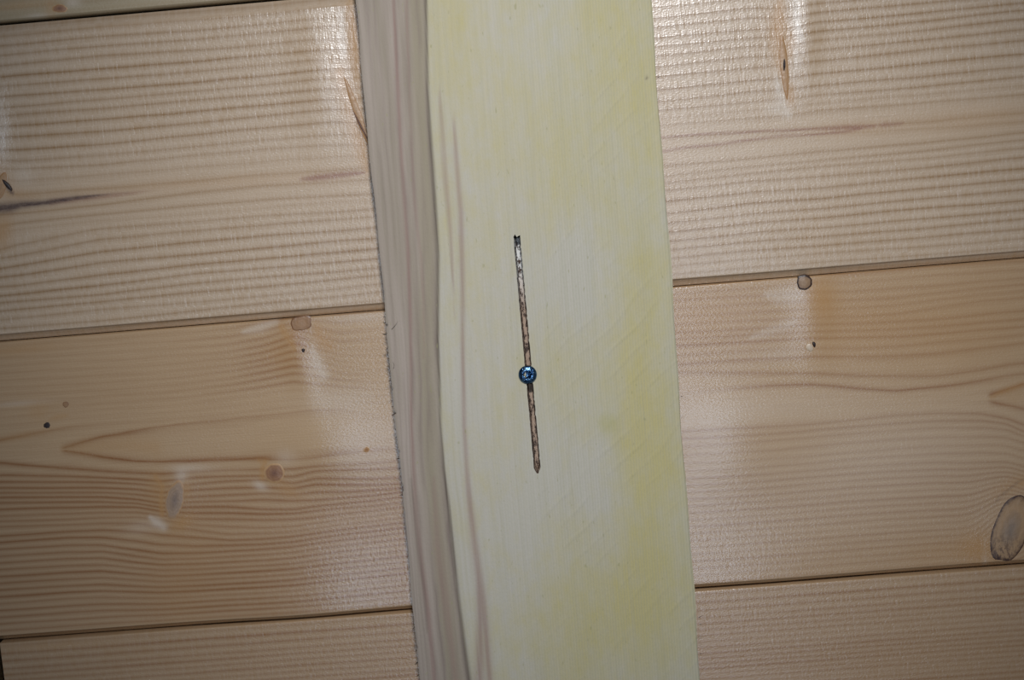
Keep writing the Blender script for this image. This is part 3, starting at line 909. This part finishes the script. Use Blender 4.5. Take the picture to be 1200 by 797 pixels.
add_stroke(dk, pxb, pyb, [(481, 560, .8), (486, 600, 1.4), (490, 640, 1.6), (497, 690, 1.5), (501, 740, .8)], .4)
add_blob(dk, pxb, pyb, 758, 91, 1.6, 1.6, 0, .8)
AB['dark'] = dk
ol = np.zeros_like(UU)
add_blob(ol, pxb, pyb, 712, 496, 12, 12, 0, .42, 3)
AB['olive'] = ol
wm = np.zeros_like(UU)
add_stroke(wm, pxb, pyb, [(488, 0, 10), (492, 100, 9), (497, 200, 9), (502, 320, 9), (500, 450, 9), (506, 560, 8), (520, 680, 8), (534, 797, 9)], .8)
AB['warm'] = wm
AB['saw'] = np.clip((pxb - 560) / 120, 0, 1) * .8 + .2
keep = np.ones((len(Vb) - 1, nC - 1), bool)
keep[j0:j1, ia:ib] = False
# pointed foot and ragged head of the slot
ctr = (UU[:, ia] + UU[:, ib]) / 2
for dj, fct in ((0, .25), (1, .62), (2, .9)):
    for c_ in range(ia, ib + 1):
        UU[j0 + dj, c_] = ctr[j0 + dj] + (UU[j0 + dj, c_] - ctr[j0 + dj]) * fct
for c_, dv in zip(range(ia, ib + 1), (-.0002, .0009, -.0003, .0001, .0004)):
    VV[j1, c_] += dv
for j in range(j0, j1):
    if random.random() < .35:
        UU[j, ia] += random.uniform(-.0001, .00022)
    if random.random() < .5:
        UU[j, ib] += random.uniform(-.0003, .0001)
# skirt down to the planks and a back
ny, nx = UU.shape
base_n = ny * nx
idx = np.arange(base_n).reshape(ny, nx)
loop = list(idx[0, :]) + list(idx[1:, -1]) + list(idx[-1, -2::-1]) + list(idx[-2:0:-1, 0])
flat = np.stack([UU, VV, ZZ], -1).reshape(-1, 3)
evs, efs = [], []
L = len(loop)
for zz in (None, 0.0003):
    for v in loop:
        p = flat[v].copy()
        if zz is not None:
            p[2] = zz
        evs.append(p)
for i in range(L):
    k2 = (i + 1) % L
    efs.append((base_n + i, base_n + L + i, base_n + L + k2, base_n + k2))
src = np.array(loop + loop)
bmat = board_material()
face = link('board_face', grid_mesh('board_face', UU, VV, ZZ, AB, keep, (np.array(evs), np.array(efs), src)), bmat, board)

# slot lining: rough torn wood going deep into the board
ring_idx = [(j, ia) for j in range(j1, j0 - 1, -1)] + [(j0, c_) for c_ in range(ia + 1, ib)] + [(j, ib) for j in range(j0, j1 + 1)] + \
           [(j1, c_) for c_ in range(ib - 1, ia, -1)]
ND = 7
vs, fs = [], []
n_l = len(ring_idx)
for dlev in range(ND):
    for (j, c_) in ring_idx:
        x, y, z = UU[j, c_], VV[j, c_], ZZ[j, c_]
        s_ = 1 if x > ctr[j] else -1
        inn = 0.0
        if dlev:
            inn = random.uniform(-.00012, .00030) * s_ + (.00008 * dlev * s_)
        vs.append((x - inn, y, z - dlev * .0016))
for dlev in range(ND - 1):
    for i in range(n_l):
        a, b = dlev * n_l + i, dlev * n_l + (i + 1) % n_l
        fs.append((a, b, b + n_l, a + n_l))
# ragged bottom of the groove
fs.append(tuple((ND - 1) * n_l + i for i in range(n_l)))
me = bpy.data.meshes.new('slot_lining')
me.from_pydata(vs, [], fs)
ks = NT('torn_slot_wood')
cz = ks.noise(ks.coords(500, 330, 300), 1.0, 4.0, .7)
grad = ks.noise(ks.coords(20, 22, 20), 1.0, 1.0)
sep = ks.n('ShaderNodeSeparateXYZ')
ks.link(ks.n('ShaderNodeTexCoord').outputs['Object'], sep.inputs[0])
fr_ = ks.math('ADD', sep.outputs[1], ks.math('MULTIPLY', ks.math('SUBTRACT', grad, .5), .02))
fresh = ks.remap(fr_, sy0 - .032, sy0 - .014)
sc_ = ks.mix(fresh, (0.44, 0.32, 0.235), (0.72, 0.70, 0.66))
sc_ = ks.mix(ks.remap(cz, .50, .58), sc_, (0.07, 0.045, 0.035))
sc_ = ks.mix(ks.remap(sep.outputs[1], sy0 - .0016, sy0 - .0010), sc_, (0.012, 0.01, 0.008))  # shade of the deep top end painted near-black
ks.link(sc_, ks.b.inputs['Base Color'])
ks.link(ks.bump(cz, 1.0, .0008), ks.b.inputs['Normal'])
ks.b.inputs['Roughness'].default_value = 0.9
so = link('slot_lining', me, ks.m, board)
so['label'] = 'narrow slot cut through the board, torn brown fibres inside'

# splinters standing off the sawn edges
km = NT('splinter_fibre')
km.link(km.mix(km.noise(km.coords(900, 900, 900), 1.0, 2.0), (0.05, 0.035, 0.028), (0.22, 0.17, 0.13)), km.b.inputs['Base Color'])  # shadow behind the torn fibres is put into their dark brown
km.b.inputs['Roughness'].default_value = 0.9


def splinter(x, y, ln, ang, w=.00022, curl=.4, side=-1):
    cx, cy = onto(x, y, HB)
    n = 5
    vs, fs = [], []
    a = math.radians(ang)
    px_, py_ = cx, cy
    for i in range(n + 1):
        f = i / n
        r = w * (1 - f) + .00003
        nx_, ny_ = -math.sin(a), math.cos(a)
        z = HB - .0008 + .0010 * f
        for (du, dz) in ((1, 0), (-.5, .8), (-.5, -.8)):
            vs.append((px_ + nx_ * r * du, py_ + ny_ * r * du, z + r * dz))
        px_ += math.cos(a) * ln / n
        py_ += math.sin(a) * ln / n
        a += curl / n
    for i in range(n):
        for k in range(3):
            a0, b0 = i * 3 + k, i * 3 + (k + 1) % 3
            fs.append((a0, b0, b0 + 3, a0 + 3))
    fs.append((0, 2, 1))
    me = bpy.data.meshes.new('splinter')
    me.from_pydata(vs, [], fs)
    return link('splinter', me, km.m, board)


def edge_x(y):
    return np.interp(y, [0, 160, 300, 430, 560, 690, 797], [417, 431, 445, 457, 470, 483, 490])


for y, ln, ang, cu, w in [(372, 1.4, 150, .8, .2), (378, 1.8, 185, -.6, .26), (391, 2.4, 200, -1.2, .45), (399, 1.2, 160, .5, .25), (407, 2.2, 205, 1.3, .45),
                          (412, 1.5, 215, .4, .3), (419, 1.3, 230, 1.0, .2), (424, 2.6, 245, .9, .2), (430, 2.2, 160, .9, .16), (434, 2.4, 215, 1.6, .14),
                          (446, 1.7, 175, .3, .2), (452, 1.6, 235, .9, .2), (461, 1.4, 215, 1.2, .22), (469, 1.3, 170, .8, .2), (476, 1.5, 200, -.9, .2),
                          (485, 2.0, 190, .7, .36), (494, 1.2, 210, .5, .2), (503, 1.2, 170, .5, .2), (512, 1.4, 190, .9, .2), (524, 1.3, 215, .3, .2),
                          (538, 1.7, 160, .9, .22), (549, 1.1, 190, .3, .2), (566, 1.2, 205, .5, .2), (580, 1.8, 175, .5, .3), (596, 1.1, 190, .5, .2),
                          (612, 1.0, 205, .4, .2), (716, 1.5, 165, .5, .34), (735, 1.9, 205, .4, .34), (762, 1.3, 220, .6, .26), (777, 1.6, 200, .4, .34),
                          (792, 1.1, 180, .4, .2)]:
    splinter(edge_x(y) + .6, y, ln * 1e-3, ang, w * 1.5e-3, cu)
for x, y, ln, ang, cu, w in [(771, 91, 1.0, 20, .5, .3), (798, 465, 1.0, -10, .5, .22), (819, 725, 2.4, 48, -.6, .18), (820, 732, 1.2, -20, .5, .2),
                             (820, 767, 1.2, 10, .5, .2)]:
    splinter(x, y, ln * 1e-3, ang, w * 1e-3, cu)
# two loose fibres on the heart face near the torn edge
for x, y, ln, ang, cu in [(459, 386, 4.6, 42, .3), (461, 432, 3.2, 60, 1.2)]:
    s_ = splinter(x, y, ln * 1e-3, ang, .0001, cu)
    s_.location.z = .0011

# ------------------------------------------------------------------ the screw
screw = bpy.data.objects.new('screw', None)
scene.collection.objects.link(screw)
screw['label'] = 'blue zinc-plated screw with a round star-drive head driven into the slot of the upright board'
screw['category'] = 'screw'
scx, scy = onto(618.3, 439.3, HB + .001)
screw.matrix_world = wall.matrix_world @ Matrix.Translation((scx, scy, HB))
RH = 0.00385
NSg = 72


def lobe(t):
    return .00165 * (1 + .15 * math.cos(6 * t))


prof = [(.0016, -.0030), (RH * .80, -.0008), (RH * .97, -.0001), (RH, .00035), (RH * .97, .00072), (RH * .86, .00105), (RH * .70, .00128), (RH * .56, .00142)]
vs, fs = [], []
for r, z in prof:
    for i in range(NSg):
        t = 2 * math.pi * i / NSg
        vs.append((r * math.cos(t), r * math.sin(t), z))
for kx, z in ((1.06, .00146), (1.0, .00136), (.92, -.0007), (.5, -.0012)):
    for i in range(NSg):
        t = 2 * math.pi * i / NSg
        r = lobe(t) * kx
        vs.append((r * math.cos(t), r * math.sin(t), z))
nl = len(prof) + 4
for k_ in range(nl - 1):
    for i in range(NSg):
        a, b = k_ * NSg + i, k_ * NSg + (i + 1) % NSg
        fs.append((a, b, b + NSg, a + NSg))
fs.append(tuple((nl - 1) * NSg + i for i in range(NSg)))
fs.append(tuple(reversed(range(NSg))))
me = bpy.data.meshes.new('head')
me.from_pydata(vs, [], fs)
me.polygons.foreach_set('use_smooth', np.ones(len(fs), dtype=bool))
kz = NT('blue_zinc')
zn = kz.noise(kz.coords(700, 700, 700), 1.0, 3.0, .6)
kz.link(kz.mix(kz.remap(zn, .35, .65), (0.015, 0.045, 0.12), (0.13, 0.26, 0.42)), kz.b.inputs['Base Color'])
kz.b.inputs['Metallic'].default_value = 1.0
kz.b.inputs['Roughness'].default_value = 0.2
kz.link(kz.bump(zn, 1.0, .00035), kz.b.inputs['Normal'])
link('head', me, kz.m, screw)
vs, fs = [], []
turns, per, n_ = 6, 20, 6 * 20
for i in range(n_ + 1):
    t = 2 * math.pi * i / per
    z = -.0026 - .018 * i / n_
    for r, dz in ((.0011, .0006), (.00165, 0.0), (.0011, -.0006)):
        vs.append((r * math.cos(t), r * math.sin(t), z + dz))
for i in range(n_):
    for k_ in range(2):
        a = i * 3 + k_
        fs.append((a, a + 3, a + 4, a + 1))
me = bpy.data.meshes.new('threaded_shank')
me.from_pydata(vs, [], fs)
link('threaded_shank', me, kz.m, screw)
